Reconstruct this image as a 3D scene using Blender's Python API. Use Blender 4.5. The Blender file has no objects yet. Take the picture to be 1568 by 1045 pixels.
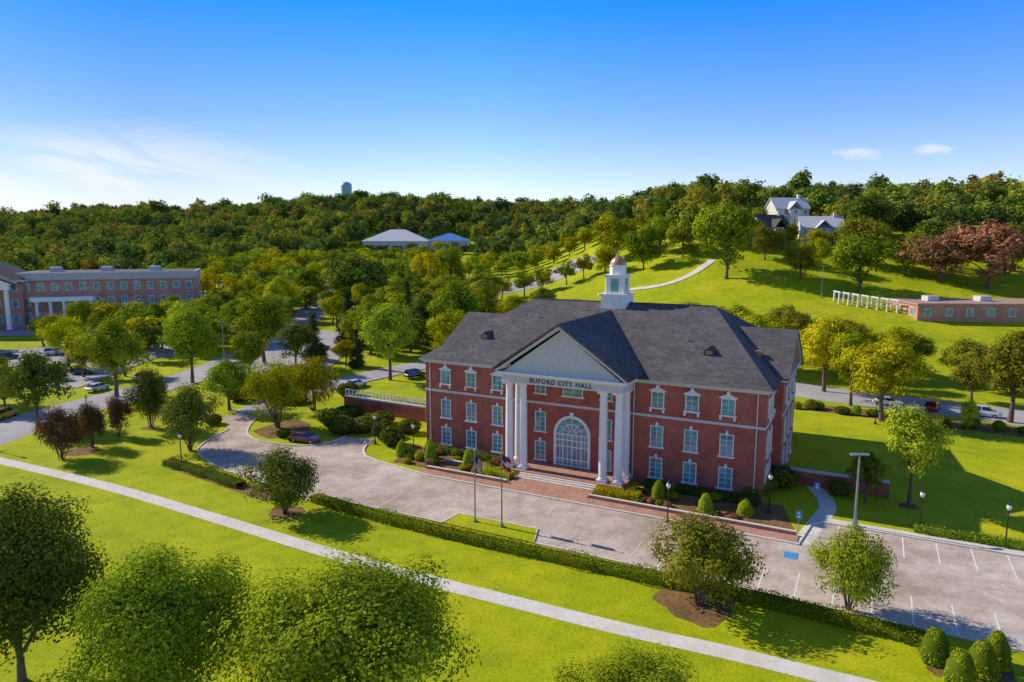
import bpy, math, numpy as np, random
from mathutils import Vector, Euler
from mathutils.geometry import tessellate_polygon
random.seed(7)
SC=bpy.context.scene; COL=SC.collection
SC.view_settings.view_transform='Standard'; SC.view_settings.look='None'; SC.view_settings.exposure=0
# ---------------------------------------------------------------- terrain
def Sv(t):
    t=np.clip(t,0,1); return t*t*(3-2*t)
def terr(x,y):
    W=Sv((x+5)/100)
    amp=39+5*np.sin(x/95+2.2)+3*np.sin(x/37)-14*Sv((-x-300)/250)-6*Sv((x+90)/110)
    return 14*Sv((y-118)/350)+33*Sv((y-128)/220)*W+amp*Sv((y-400)/300)*(1-W)
def tz(x,y): return float(terr(np.float64(x),np.float64(y)))
# site frame (city hall axis)
TH=0.480; CX,CY=7.68,81.79; cT,sT=math.cos(TH),math.sin(TH)
def lw(lx,ly): return (CX+lx*cT+ly*sT, CY-lx*sT+ly*cT)
# ---------------------------------------------------------------- materials
def newmat(name):
    m=bpy.data.materials.new(name); m.use_nodes=True; nt=m.node_tree; nt.nodes.clear()
    o=nt.nodes.new('ShaderNodeOutputMaterial'); b=nt.nodes.new('ShaderNodeBsdfPrincipled')
    nt.links.new(b.outputs[0],o.inputs[0]); return m,nt,b,o
def N(nt,t,**k):
    n=nt.nodes.new(t)
    for a,v in k.items(): setattr(n,a,v)
    return n
def ramp(nt,stops,fac):
    r=N(nt,'ShaderNodeValToRGB'); e=r.color_ramp.elements
    while len(e)<len(stops): e.new(.5)
    for i,(p,c) in enumerate(stops): e[i].position=p; e[i].color=(*c,1)
    nt.links.new(fac,r.inputs[0]); return r.outputs[0]
def noise(nt,scale,detail=6,rough=.6,vec=None,obj=False):
    n=N(nt,'ShaderNodeTexNoise'); n.inputs['Scale'].default_value=scale; n.inputs['Detail'].default_value=detail; n.inputs['Roughness'].default_value=rough
    if vec is None:
        tc=N(nt,'ShaderNodeTexCoord') if obj else N(nt,'ShaderNodeNewGeometry')
        vec=tc.outputs['Object'] if obj else tc.outputs['Position']
    nt.links.new(vec,n.inputs['Vector']); return n.outputs['Fac']
def mixc(nt,a,b,f,mode='MIX'):
    m=N(nt,'ShaderNodeMix',data_type='RGBA',blend_type=mode)
    for s,v in ((m.inputs[6],a),(m.inputs[7],b),(m.inputs[0],f)):
        if hasattr(v,'links'): nt.links.new(v,s)
        elif isinstance(v,(int,float)): s.default_value=v
        else: s.default_value=(*v,1)
    return m.outputs[2]
def simple(name,col,rough=.6,var=.12,scale=1.5,metal=0,bump=0):
    m,nt,b,o=newmat(name)
    f=noise(nt,scale,5)
    c1=tuple(c*(1-var) for c in col); c2=tuple(min(1,c*(1+var)) for c in col)
    nt.links.new(ramp(nt,[(.3,c1),(.7,c2)],f),b.inputs['Base Color'])
    b.inputs['Roughness'].default_value=rough; b.inputs['Metallic'].default_value=metal
    return m
def ground_mat(name,layers,rough=.95,bump=.0,cracks=0):
    m,nt,b,o=newmat(name); c=None
    for s,stops in layers:
        r=ramp(nt,stops,noise(nt,s,6,.65)); c=r if c is None else mixc(nt,c,r,1.0,'MULTIPLY')
    if cracks:
        gp=N(nt,'ShaderNodeNewGeometry'); nn=N(nt,'ShaderNodeTexNoise'); nn.inputs['Scale'].default_value=.5; nt.links.new(gp.outputs['Position'],nn.inputs['Vector'])
        va=N(nt,'ShaderNodeVectorMath',operation='MULTIPLY_ADD'); nt.links.new(nn.outputs['Color'],va.inputs[0]); va.inputs[1].default_value=(5,5,0); nt.links.new(gp.outputs['Position'],va.inputs[2])
        vo=N(nt,'ShaderNodeTexVoronoi',feature='DISTANCE_TO_EDGE'); vo.inputs['Scale'].default_value=cracks; nt.links.new(va.outputs[0],vo.inputs['Vector'])
        c=mixc(nt,c,ramp(nt,[(0,(.80,.78,.77)),(.010,(1,1,1))],vo.outputs['Distance']),1.0,'MULTIPLY')
    nt.links.new(c,b.inputs['Base Color']); b.inputs['Roughness'].default_value=rough
    b.inputs['Specular IOR Level'].default_value=.12
    if bump:
        bp=N(nt,'ShaderNodeBump'); bp.inputs['Strength'].default_value=bump; bp.inputs['Distance'].default_value=.1
        nt.links.new(noise(nt,6,5),bp.inputs['Height']); nt.links.new(bp.outputs[0],b.inputs['Normal'])
    return m
g3=lambda a:(a,a,a)
M={}
M['grass']=ground_mat('lawn_grass',[(.07,[(.3,(.32,.38,.005)),(.5,(.43,.47,.007)),(.7,(.56,.53,.013))]),(.45,[(.3,(.72,.78,.8)),(.55,(1,1,1)),(.8,(1.15,1.04,1.0))]),(4.5,[(.3,g3(.62)),(.7,g3(1.18))])],bump=.45)
M['lot']=ground_mat('weathered_pavement',[(.10,[(.3,(.44,.345,.28)),(.5,(.60,.49,.41)),(.7,(.72,.62,.53))]),(.45,[(.35,(.76,.72,.69)),(.6,(1,1,1))]),(2.2,[(.3,(.84,.82,.80)),(.7,(1.08,1.07,1.06))])],cracks=.2)
M['road']=ground_mat('street_asphalt',[(.1,[(.3,(.36,.33,.33)),(.7,(.50,.47,.46))]),(1.6,[(.3,g3(.82)),(.7,g3(1.08))])])
M['conc']=ground_mat('path_concrete',[(.4,[(.3,(.64,.58,.49)),(.7,(.80,.75,.66))]),(2.5,[(.3,g3(.82)),(.7,g3(1.05))])])
M['mulch']=ground_mat('mulch',[(.5,[(.3,(.17,.10,.04)),(.7,(.34,.20,.08))]),(3,[(.3,g3(.5)),(.7,g3(1.2))])])
M['paver']=ground_mat('brick_paver',[(.5,[(.3,(.40,.20,.13)),(.7,(.56,.31,.22))]),(4,[(.3,g3(.72)),(.7,g3(1.15))])])
M['kerb']=simple('kerb_concrete',(.66,.59,.50),.9)
M['paint']=simple('white_road_paint',(.78,.76,.72),.7,.15,3)
M['oldpaint']=simple('worn_road_paint',(.68,.62,.56),.8,.2,3)
M['bluepaint']=simple('blue_road_paint',(.05,.3,.6),.7)
M['white']=simple('white_trim',(.84,.81,.76),.5,.06)
M['stucco']=simple('tympanum_stucco',(.60,.58,.56),.8,.06)
M['black']=simple('black_metal',(.02,.02,.022),.4)
M['grey']=simple('grey_metal',(.3,.3,.31),.4,metal=.3)
M['copper']=simple('copper_dome',(.5,.25,.13),.45,metal=.3)
M['bark']=simple('tree_bark',(.14,.10,.07),.95,.3,4)
M['darkroof']=simple('dark_roof',(.06,.058,.062),.8)
M['whiteroof']=simple('pale_roof',(.55,.55,.57),.6)
M['blueroof']=simple('blue_metal_roof',(.08,.22,.5),.5)
M['tanroof']=simple('tan_flat_roof',(.42,.26,.20),.9)
M['greypar']=simple('grey_parapet',(.5,.46,.43),.9)
M['towerblue']=simple('water_tower_paint',(.18,.36,.5),.5)
M['tyre']=simple('rubber',(.02,.02,.02),.8)
M['globe']=simple('lamp_globe_glass',(.8,.8,.76),.3)
M['siding']=simple('house_siding',(.66,.62,.56),.7)
def brickmat(name,c1,c2,mort):
    m,nt,b,o=newmat(name)
    tc=N(nt,'ShaderNodeTexCoord'); sx=N(nt,'ShaderNodeSeparateXYZ'); nt.links.new(tc.outputs['Object'],sx.inputs[0])
    ad=N(nt,'ShaderNodeMath',operation='ADD'); nt.links.new(sx.outputs[0],ad.inputs[0]); nt.links.new(sx.outputs[1],ad.inputs[1])
    cb=N(nt,'ShaderNodeCombineXYZ'); nt.links.new(ad.outputs[0],cb.inputs[0]); nt.links.new(sx.outputs[2],cb.inputs[1])
    br=N(nt,'ShaderNodeTexBrick'); nt.links.new(cb.outputs[0],br.inputs['Vector'])
    br.inputs['Scale'].default_value=1; br.inputs['Brick Width'].default_value=.24; br.inputs['Row Height'].default_value=.085; br.inputs['Mortar Size'].default_value=.006
    br.inputs['Color1'].default_value=(*c1,1); br.inputs['Color2'].default_value=(*c2,1); br.inputs['Mortar'].default_value=(*mort,1)
    f=ramp(nt,[(.3,(.70,.68,.68)),(.7,(1.2,1.2,1.2))],noise(nt,.5,7,.65,obj=True))
    nt.links.new(mixc(nt,br.outputs[0],f,1.0,'MULTIPLY'),b.inputs['Base Color']); b.inputs['Roughness'].default_value=.85
    return m
M['brick']=brickmat('red_brick',(.50,.125,.075),(.35,.085,.055),(.40,.19,.13))
M['pinkbrick']=brickmat('weathered_brick',(.58,.27,.18),(.45,.19,.13),(.5,.34,.28))
def roofmat(name,ca,cb_):
    m,nt,b,o=newmat(name)
    tc=N(nt,'ShaderNodeTexCoord'); sx=N(nt,'ShaderNodeSeparateXYZ'); nt.links.new(tc.outputs['Object'],sx.inputs[0])
    ad=N(nt,'ShaderNodeMath',operation='ADD'); nt.links.new(sx.outputs[0],ad.inputs[0]); nt.links.new(sx.outputs[1],ad.inputs[1])
    c=N(nt,'ShaderNodeCombineXYZ'); nt.links.new(ad.outputs[0],c.inputs[0]); nt.links.new(sx.outputs[2],c.inputs[1])
    br=N(nt,'ShaderNodeTexBrick'); nt.links.new(c.outputs[0],br.inputs['Vector']); br.inputs['Scale'].default_value=1
    br.inputs['Brick Width'].default_value=.5; br.inputs['Row Height'].default_value=.14; br.inputs['Mortar Size'].default_value=.010
    br.inputs['Color1'].default_value=(*ca,1); br.inputs['Color2'].default_value=(*cb_,1); br.inputs['Mortar'].default_value=(ca[0]*.55,ca[1]*.55,ca[2]*.55,1)
    f=ramp(nt,[(.3,(.70,.70,.70)),(.7,(1.2,1.18,1.16))],noise(nt,.35,7,.65,obj=True))
    nt.links.new(mixc(nt,br.outputs[0],f,1.0,'MULTIPLY'),b.inputs['Base Color']); b.inputs['Roughness'].default_value=.9; b.inputs['Specular IOR Level'].default_value=.15
    return m
M['shingle']=roofmat('slate_grey_shingle',(.155,.14,.14),(.10,.092,.095))
def glassmat(name,col,rough=.08):
    m,nt,b,o=newmat(name)
    nt.links.new(ramp(nt,[(.35,tuple(c*.45 for c in col)),(.65,col)],noise(nt,.8,3,obj=True)),b.inputs['Base Color'])
    b.inputs['Roughness'].default_value=rough; b.inputs['Specular IOR Level'].default_value=.9; return m
M['glass']=glassmat('window_glass',(.14,.42,.46))
M['carglass']=glassmat('car_glass',(.02,.025,.03))
def paintmat(name,col):
    m,nt,b,o=newmat(name); b.inputs['Base Color'].default_value=(*col,1); b.inputs['Roughness'].default_value=.25
    b.inputs['Coat Weight'].default_value=.6; b.inputs['Metallic'].default_value=.1
    f=noise(nt,30,2,obj=True); nt.links.new(ramp(nt,[(0,(.22,)*3),(1,(.32,)*3)],f),b.inputs['Roughness']); return m
CARM={'white':paintmat('car_paint_white',(.75,.75,.75)),'red':paintmat('car_paint_red',(.55,.02,.03)),'dred':paintmat('car_paint_maroon',(.2,.015,.03)),
'black':paintmat('car_paint_black',(.02,.02,.025)),'silver':paintmat('car_paint_silver',(.45,.46,.48)),'yellow':paintmat('car_paint_yellow',(.7,.4,.02)),'blue':paintmat('car_paint_blue',(.05,.1,.25))}
def leafmat(name,dark,light,trans=.3,h0=-.02,h1=.02):
    m,nt,b,o=newmat(name); nt.nodes.remove(b); b=N(nt,'ShaderNodeBsdfDiffuse')
    at=N(nt,'ShaderNodeAttribute',attribute_name='tint'); oi=N(nt,'ShaderNodeObjectInfo')
    c=mixc(nt,dark,light,at.outputs['Fac'])
    hs=N(nt,'ShaderNodeHueSaturation'); nt.links.new(c,hs.inputs['Color'])
    mr=N(nt,'ShaderNodeMapRange'); nt.links.new(oi.outputs['Random'],mr.inputs[0]); mr.inputs[3].default_value=.5+h0; mr.inputs[4].default_value=.5+h1
    nt.links.new(mr.outputs[0],hs.inputs['Hue'])
    m2=N(nt,'ShaderNodeMath',operation='MULTIPLY'); nt.links.new(oi.outputs['Random'],m2.inputs[0]); m2.inputs[1].default_value=7.31
    fr=N(nt,'ShaderNodeMath',operation='FRACT'); nt.links.new(m2.outputs[0],fr.inputs[0])
    mv=N(nt,'ShaderNodeMapRange'); nt.links.new(fr.outputs[0],mv.inputs[0]); mv.inputs[3].default_value=.8; mv.inputs[4].default_value=1.3
    nt.links.new(mv.outputs[0],hs.inputs['Value'])
    nt.links.new(hs.outputs[0],b.inputs['Color'])
    tr=N(nt,'ShaderNodeBsdfTranslucent'); nt.links.new(hs.outputs[0],tr.inputs[0])
    mx=N(nt,'ShaderNodeMixShader'); mx.inputs[0].default_value=trans
    nt.links.new(b.outputs[0],mx.inputs[1]); nt.links.new(tr.outputs[0],mx.inputs[2]); nt.links.new(mx.outputs[0],o.inputs[0]); return m
LM={'green':leafmat('leaf_green',(.12,.16,.012),(.40,.46,.022)),
'dark':leafmat('leaf_dark_green',(.07,.095,.016),(.23,.27,.03)),
'yellow':leafmat('leaf_yellow_green',(.24,.24,.008),(.66,.60,.016)),
'light':leafmat('leaf_light_green',(.21,.27,.015),(.50,.58,.04)),
'autumn':leafmat('leaf_autumn',(.22,.09,.05),(.58,.27,.14)),
'purple':leafmat('leaf_red_brown',(.10,.06,.03),(.24,.14,.05)),
'conifer':leafmat('leaf_conifer',(.035,.06,.016),(.10,.13,.03),.1),
'far':leafmat('leaf_forest',(.10,.13,.022),(.32,.36,.045),h0=-.01,h1=.035),
'farl':leafmat('leaf_forest_light',(.17,.19,.02),(.48,.50,.045),h0=-.01,h1=.03),
'fard':leafmat('leaf_forest_dark',(.06,.09,.028),(.18,.24,.05),h0=-.01,h1=.03),
'faro':leafmat('leaf_forest_golden',(.18,.15,.022),(.48,.38,.05)),
'olive':leafmat('leaf_olive',(.14,.14,.014),(.40,.38,.03)),}
# ---------------------------------------------------------------- mesh helpers
def link(o,parent=None):
    COL.objects.link(o)
    if parent is not None: o.parent=parent
    return o
class MB:
    def __init__(s): s.v=[];s.f=[];s.m=[];s.mats=[]
    def mi(s,mat):
        if mat not in s.mats: s.mats.append(mat)
        return s.mats.index(mat)
    def add(s,vs,fs,mat):
        b=len(s.v); i=s.mi(mat); s.v+=[tuple(v) for v in vs]
        for f in fs: s.f.append([b+k for k in f]); s.m.append(i)
    def box(s,x0,x1,y0,y1,z0,z1,mat):
        s.add([(x0,y0,z0),(x1,y0,z0),(x1,y1,z0),(x0,y1,z0),(x0,y0,z1),(x1,y0,z1),(x1,y1,z1),(x0,y1,z1)],
        [(0,3,2,1),(4,5,6,7),(0,1,5,4),(1,2,6,5),(2,3,7,6),(3,0,4,7)],mat)
    def lathe(s,cx,cy,prof,mat,n=16,cap=True):
        b=[];fs=[]
        for r,z in prof:
            for k in range(n):
                a=2*math.pi*k/n+math.pi/n; b.append((cx+r*math.cos(a),cy+r*math.sin(a),z))
        for j in range(len(prof)-1):
            for k in range(n):
                k2=(k+1)%n; fs.append((j*n+k,j*n+k2,(j+1)*n+k2,(j+1)*n+k))
        if cap: fs.append(tuple(range(n))[::-1]); fs.append(tuple((len(prof)-1)*n+k for k in range(n)))
        s.add(b,fs,mat)
    def prism(s,poly,axis,a0,a1,mat):
        n=len(poly)
        if axis=='x': vs=[(a0,p,q) for p,q in poly]+[(a1,p,q) for p,q in poly]
        elif axis=='y': vs=[(p,a0,q) for p,q in poly]+[(p,a1,q) for p,q in poly]
        else: vs=[(p,q,a0) for p,q in poly]+[(p,q,a1) for p,q in poly]
        fs=[tuple(range(n)),tuple(range(2*n-1,n-1,-1))]+[(i,n+i,n+(i+1)%n,(i+1)%n) for i in range(n)]
        s.add(vs,fs,mat)
    def obj(s,name,parent=None,loc=(0,0,0),rot=0,smooth=False,bevel=0):
        me=bpy.data.meshes.new(name); me.from_pydata(s.v,[],s.f)
        for m in s.mats: me.materials.append(m)
        me.polygons.foreach_set('material_index',s.m)
        me.update(); me.validate()
        import bmesh
        bm=bmesh.new(); bm.from_mesh(me); bmesh.ops.recalc_face_normals(bm,faces=bm.faces); bm.to_mesh(me); bm.free()
        if smooth:
            me.polygons.foreach_set('use_smooth',[True]*len(me.polygons))
            try: me.set_sharp_from_angle(angle=math.radians(35))
            except Exception: pass
        o=bpy.data.objects.new(name,me); o.location=loc; o.rotation_euler=(0,0,rot); link(o,parent)
        if bevel:
            b=o.modifiers.new('bevel','BEVEL'); b.width=bevel; b.segments=2; b.limit_method='ANGLE'
        return o
def empty(name,loc=(0,0,0),rot=0):
    e=bpy.data.objects.new(name,None); e.location=loc; e.rotation_euler=(0,0,rot); link(e); return e
def sheet(name,poly,z,mat):
    tr=tessellate_polygon([[Vector((p[0],p[1],0)) for p in poly]])
    mb=MB(); mb.add([(p[0],p[1],z) for p in poly],[tuple(t) for t in tr],mat)
    o=mb.obj(name)
    for p in o.data.polygons:
        if p.normal.z<0: p.flip()
    return o
def blob(name,x,y,r,z,mat,seed=0):
    n=26; sheet(name,[(x+r*(1+.12*math.sin(3*a+seed)+.07*math.sin(7*a+seed*2))*math.cos(a),y+r*(1+.12*math.sin(3*a+seed)+.07*math.sin(7*a+seed*2))*math.sin(a)) for a in [2*math.pi*i/n for i in range(n)]],z,mat)
def resample(pts,step):
    out=[pts[0]]
    for a,b in zip(pts[:-1],pts[1:]):
        n=max(1,int(math.dist(a,b)/step))
        for i in range(1,n+1): out.append((a[0]+(b[0]-a[0])*i/n,a[1]+(b[1]-a[1])*i/n))
    return out
def smooth_line(pts,it=2):
    for _ in range(it):
        q=[pts[0]]
        for a,b in zip(pts[:-1],pts[1:]):
            q.append((a[0]*.75+b[0]*.25,a[1]*.75+b[1]*.25)); q.append((a[0]*.25+b[0]*.75,a[1]*.25+b[1]*.75))
        q.append(pts[-1]); pts=q
    return pts
def offs(pts,d):
    out=[]
    for i,p in enumerate(pts):
        a=pts[max(0,i-1)]; b=pts[min(len(pts)-1,i+1)]
        l=math.dist(a,b) or 1; nx,ny=-(b[1]-a[1])/l,(b[0]-a[0])/l
        out.append((p[0]+nx*d,p[1]+ny*d))
    return out
def ribbon(name,pts,width,dz,mat,step=3,nx=4,mb=None,side=0):
    pts=resample(pts,step); rows=[offs(pts,width*(k/nx-.5)+side) for k in range(nx+1)]
    vs=[];fs=[]
    for i in range(len(pts)):
        for k in range(nx+1):
            x,y=rows[k][i]; vs.append((x,y,tz(x,y)+dz+(.12*min(1,max(0,(y-118)/15)))))
    for i in range(len(pts)-1):
        for k in range(nx):
            a=i*(nx+1)+k; fs.append((a+1,a,a+nx+1,a+nx+2))
    own=mb is None
    if own: mb=MB()
    mb.add(vs,fs,mat)
    return mb.obj(name) if own else None
def wallline(mb,pts,w,h,mat,z0=0):
    A=offs(pts,w/2);B=offs(pts,-w/2)
    for i in range(len(pts)-1):
        zb=[tz(*p)+z0-.1 for p in (A[i],A[i+1],B[i+1],B[i])]
        b=[(*p,z) for p,z in zip((A[i],A[i+1],B[i+1],B[i]),zb)]
        t=[(x,y,z+h+.1) for x,y,z in b]
        mb.add(b+t,[(3,2,1,0),(4,5,6,7),(0,1,5,4),(1,2,6,5),(2,3,7,6),(3,0,4,7)],mat)
# ---------------------------------------------------------------- ground
xs=np.concatenate([[-4000,-2500,-1500,-1000],np.arange(-800,-400,25),np.arange(-400,320,5),np.arange(320,800,25),[900,1200,1800,2800,4000]]).astype(float)
ys=np.concatenate([[-800,-300,-100],np.arange(-50,430,5),np.arange(430,800,15),[850,1000,1300,1800,2600,4000,6000]]).astype(float)
X,Y=np.meshgrid(xs,ys); Z=terr(X,Y); V=np.stack([X,Y,Z],-1).reshape(-1,3); nx_=len(xs)
F=[(j*nx_+i,j*nx_+i+1,(j+1)*nx_+i+1,(j+1)*nx_+i) for j in range(len(ys)-1) for i in range(nx_-1)]
me=bpy.data.meshes.new('ground'); me.from_pydata(V.tolist(),[],F); me.materials.append(M['grass']); me.polygons.foreach_set('use_smooth',[True]*len(F))
link(bpy.data.objects.new('ground',me))
path=[(-110,106),(-73.8,89.7),(-65.9,86.1),(-58.4,82.5),(-45,75.9),(-31.1,67.9),(-18.2,60.3),(-7.9,54.7),(.8,50.5),(8.3,46.8),(15.1,44),(21.6,40.8),(45,30)]
ribbon('footpath',smooth_line(path),1.7,.012,M['conc'],nx=2)
lot=[(-46.4,107.7),(-44.2,111),(-40.8,107.7),(-39.7,100.7),(-37.8,96.8),(-35.3,94.6),(-29.9,92.1),(-25.8,93.3),(-24,97.2),(-19.5,95.9),(-20.1,90.3),(-18.8,86.9)]
lot+= [lw(-17.2,-9.2),lw(-15,-9.6),lw(26.4,-9.6),lw(27.0,-4),lw(28,-3),lw(90,-3),lw(90,-20.6),lw(37,-20.6),lw(-17,-20.7)]
lot+= [(-21.5,71.8),(-25.8,75.6),(-33.9,81.0),(-39,85.5),(-42.6,90.3),(-43.2,95),(-42.4,101)]
sheet('parking_lot_pavement',lot,.012,M['lot'])
mb=MB()
wallline(mb,smooth_line([(-40.8,107.7),(-39.7,100.7),(-37.8,96.8),(-35.3,94.6),(-29.9,92.1),(-25.8,93.3),(-24,97.2)],1),.22,.13,M['kerb'])
wallline(mb,smooth_line([(-20.1,93),(-20.1,90.3),(-18.8,86.9),lw(-17.2,-9.2)],1)+[lw(-15,-9.6),lw(26.4,-9.6),lw(27.0,-4),lw(28,-3),lw(90,-3)],.28,.14,M['kerb'])
wallline(mb,smooth_line([(-42.4,101),(-43.2,95),(-42.6,90.3),(-39,85.5),(-33.9,81.0),(-25.8,75.6),(-21.5,71.8)],1)+[lw(-17,-20.7),lw(-5.8,-20.7)],.2,.13,M['kerb'])
wallline(mb,[lw(-5.8,-20.7),lw(-5.4,-17.9),lw(3.4,-17.7),lw(4.4,-20.7),lw(90,-20.7)],.2,.13,M['kerb'])
mb.obj('kerb')
sheet('grass_island',[lw(-5.7,-20.7),lw(-5.3,-17.95),lw(3.35,-17.75),lw(4.3,-20.7)],.09,M['grass'])
mb=MB()
def line(a,b,w=.12,mat='paint'):
    dx,dy=b[0]-a[0],b[1]-a[1]; l=math.hypot(dx,dy); nx,ny=-dy/l*w/2,dx/l*w/2
    z=.02; mb.add([(a[0]+nx,a[1]+ny,z),(a[0]-nx,a[1]-ny,z),(b[0]-nx,b[1]-ny,z),(b[0]+nx,b[1]+ny,z)],[(0,1,2,3)],M[mat])
for i in range(24): line(lw(29.5+2.75*i,-3.2),lw(29.5+2.75*i,-8.2))
for i in range(27): line(lw(16+2.75*i,-20.5),lw(16+2.75*i,-15.6))
for i in range(5): line(lw(-17+2.75*i,-20.5),lw(-17+2.75*i,-15.8),.09,'oldpaint')
for i in range(4): line(lw(5+2.75*i,-20.5),lw(5+2.75*i,-15.8),.09,'oldpaint')
for i in range(6): line(lw(4.4+.9*i,-20.3),lw(5.2+.9*i,-17.6),.09,'oldpaint')
for i in range(8): line(lw(-14+2.75*i,-9.8),lw(-14+2.75*i,-13.6),.08,'oldpaint')
mb.obj('parking_bay_marking')
s_=MB(); a=[lw(25.4,-13),lw(26.6,-13),lw(26.6,-11.6),lw(25.4,-11.6)]; s_.add([(*p,.021) for p in a],[(0,1,2,3)],M['bluepaint']); s_.obj('accessible_bay_marking')
def lbox(name,x0,x1,y0,y1,z0,z1,mat,bevel=0):
    mb=MB(); mb.box(x0,x1,y0,y1,z0,z1,mat); return mb.obj(name,None,(CX,CY,0),-TH,bevel=bevel)
lbox('brick_sidewalk',-16.8,26.2,-9.44,-7.8,-.1,.12,M['paver'])
lbox('brick_plaza',-5.2,4.6,-7.797,-5.4,-.1,.121,M['paver'])
def lsheet(name,pts,z,mat): return sheet(name,[lw(*p) for p in pts],z,mat)
lsheet('mulch_bed',[(-22,-7.38),(-5.3,-7.38),(-5.3,-3),(-9,-3),(-9,-.02),(-24,-.02)],.008,M['mulch'])
lsheet('mulch_bed',[(4.7,-7.38),(26,-7.38),(24,-.02),(8.2,-.02),(8.2,-3),(4.7,-3)],.008,M['mulch'])
mb=MB()
for a_,b_ in (((-16.5,-7.6),(-5.4,-7.6)),((4.8,-7.6),(26,-7.6)),((-16,-4.4),(-9.5,-4.4))): wallline(mb,[lw(*a_),lw(*b_)],.3,.42,M['paver']); wallline(mb,[lw(*a_),lw(*b_)],.36,-.03,M['kerb'],.42+.1)
mb.obj('brick_planter_edging')
sheet('mulch_bed',[(-37.5,103),(-38.6,100),(-36.5,97.5),(-34.5,95.8),(-32,97),(-30,100),(-31,104),(-34,107)],.008,M['mulch'])
sheet('mulch_bed',[(-45,88),(-40.5,84.6),(-34,80),(-27,75),(-24,73),(-27,72),(-34,77),(-42,82.5)],.007,M['mulch'])
sheet('mulch_bed',[(44,116),(60,106),(80,92),(110,78),(112,81),(84,97),(62,112),(50,118)],.008,M['mulch'])
for i,(x,y,r_) in enumerate(((14.4,50.6,3.0),(-23.6,69,1.8),(25.8,49.9,1.4),(-57.8,90,2.2),(-54.5,101.8,1.4),(42.3,70.6,1.0),(30.3,41.6,2.6))):
    blob('mulch_bed',x,y,r_,.009,M['mulch'],i)
ribbon('side_footpath',smooth_line([lw(26.6,-9.2),(31,66.8),(34,70.5),(34.8,77)]),1.7,.016,M['conc'],nx=2)
ribbon('side_footpath',[lw(28.2,-2.2),lw(90,-2.2)],1.3,.018,M['conc'],nx=2)
# streets
ribbon('street',smooth_line([(-74,60),(-75.4,87.4),(-75.5,99.3),(-74.5,112.8),(-70.4,125.2),(-65.2,140.5),(-63.8,161.4),(-62.8,186.3),(-66.3,222.7),(-73.5,264.9),(-80,330)]),10,.012,M['road'],nx=6)
ribbon('street',smooth_line([(20,168),(-6.9,163.8),(-21,152.2),(-30.1,139.9),(-37.4,130.5),(-41.1,121),(-42.5,110.5)]),7.5,.016,M['road'],nx=4)
ribbon('street',smooth_line([(20,150),(36,142),(50.4,132.4),(55.6,126.8),(63.4,120.5),(72,115.6),(81.6,107.7),(92.1,98.2),(120,78)]),12,.016,M['road'],nx=6)
ribbon('parking_area',[(-50,140),(-51,200)],20,.008,M['road'],nx=8)
ribbon('parking_area',[(-90,130),(-91,176)],14,.008,M['road'],nx=6)
ribbon('parking_area',[(-140,150),(-100,170),(-82,176)],26,.008,M['road'],nx=10)
ribbon('parking_area',[(-160,197),(-110,201),(-72,212)],14,.009,M['road'],nx=6)
for yy in (283,318,353): ribbon('parking_area',[(-150,yy),(-30,yy)],10,.008,M['road'],nx=6)
ribbon('parking_area',[(-12,300),(38,322)],36,.03,M['road'],nx=14)
ribbon('hill_footpath',smooth_line([(30,243),(39.8,240),(49.8,234.3),(60.6,238),(72,250)]),3,.05,M['conc'],nx=2)
# ---------------------------------------------------------------- city hall
CH=empty('city_hall',(CX,CY,0),-TH)
Lh=21.77; x0=-.35; HE=12.3
m=MB(); m.box(-Lh,Lh,0,30.7,-.3,HE-.4,M['brick'])
for s in (-1,1):
    xa,xb=(Lh,22.7) if s>0 else (-22.7,-Lh)
    m.box(xa+(.001 if s>0 else 0),xb-(0 if s>0 else .001),6.8,20.8,-.3,HE-.4,M['brick'])
    m.prism([(6.8,HE-.4),(20.8,HE-.4),(20.8,HE+.2),(13.8,16.6),(6.8,HE+.2)],'x',*((17,22.7) if s>0 else (-22.7,-17)),M['brick'])
m.obj('brick_walls',CH)
t=MB()
def band(t,z0,z1,o,mat):
    t.box(-Lh-o,Lh+o,-o,.0-.002,z0,z1,mat); t.box(-Lh-o,Lh+o,30.702,30.7+o,z0,z1,mat)
    t.box(Lh+.002,Lh+o,0,6.79,z0,z1,mat); t.box(Lh+.002,Lh+o,20.81,30.7,z0,z1,mat)
    t.box(-Lh-o,-Lh-.002,0,6.79,z0,z1,mat); t.box(-Lh-o,-Lh-.002,20.81,30.7,z0,z1,mat)
    t.box(22.702,22.7+o,6.8,20.8,z0,z1,mat); t.box(-22.7-o,-22.702,6.8,20.8,z0,z1,mat)
band(t,8.0,8.3,.09,M['stucco']); band(t,.0,.75,.07,M['brick'])
t.box(-Lh-.25,Lh+.25,-.25,30.95,HE-.4,HE-.12,M['stucco']); t.box(-Lh-.6,Lh+.6,-.6,31.3,HE-.12,HE+.10,M['stucco'])
for s in (-1,1):
    a,b=(22.4,23.2) if s>0 else (-23.2,-22.4)
    t.box(a,b,6.2,21.4,HE-.119,HE+.099,M['stucco'])
    for k in (-1,1):
        y0=13.8+k*7.9
        t.prism([(y0,12.2),(13.8,16.85),(13.8,17.2),(y0,12.5)],'x',a,b,M['stucco'])
for lx in (-21.0,-7.9,7.3,20.9): t.lathe(lx,-.12,[(.07,.1),(.07,11.9)],M['stucco'],8)
t.obj('cornice_and_belt_course',CH)
r=MB()
o=.75; e=HE+.10; ry=15.35; ra=13.05; hr=19.6
r.add([(-Lh-o,-o,e),(Lh+o,-o,e),(Lh+o,31.45,e),(-Lh-o,31.45,e),(-ra,ry,hr),(ra,ry,hr)],[(0,1,5,4),(1,2,5),(2,3,4,5),(3,0,4),(0,3,2,1)],M['shingle'])
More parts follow.
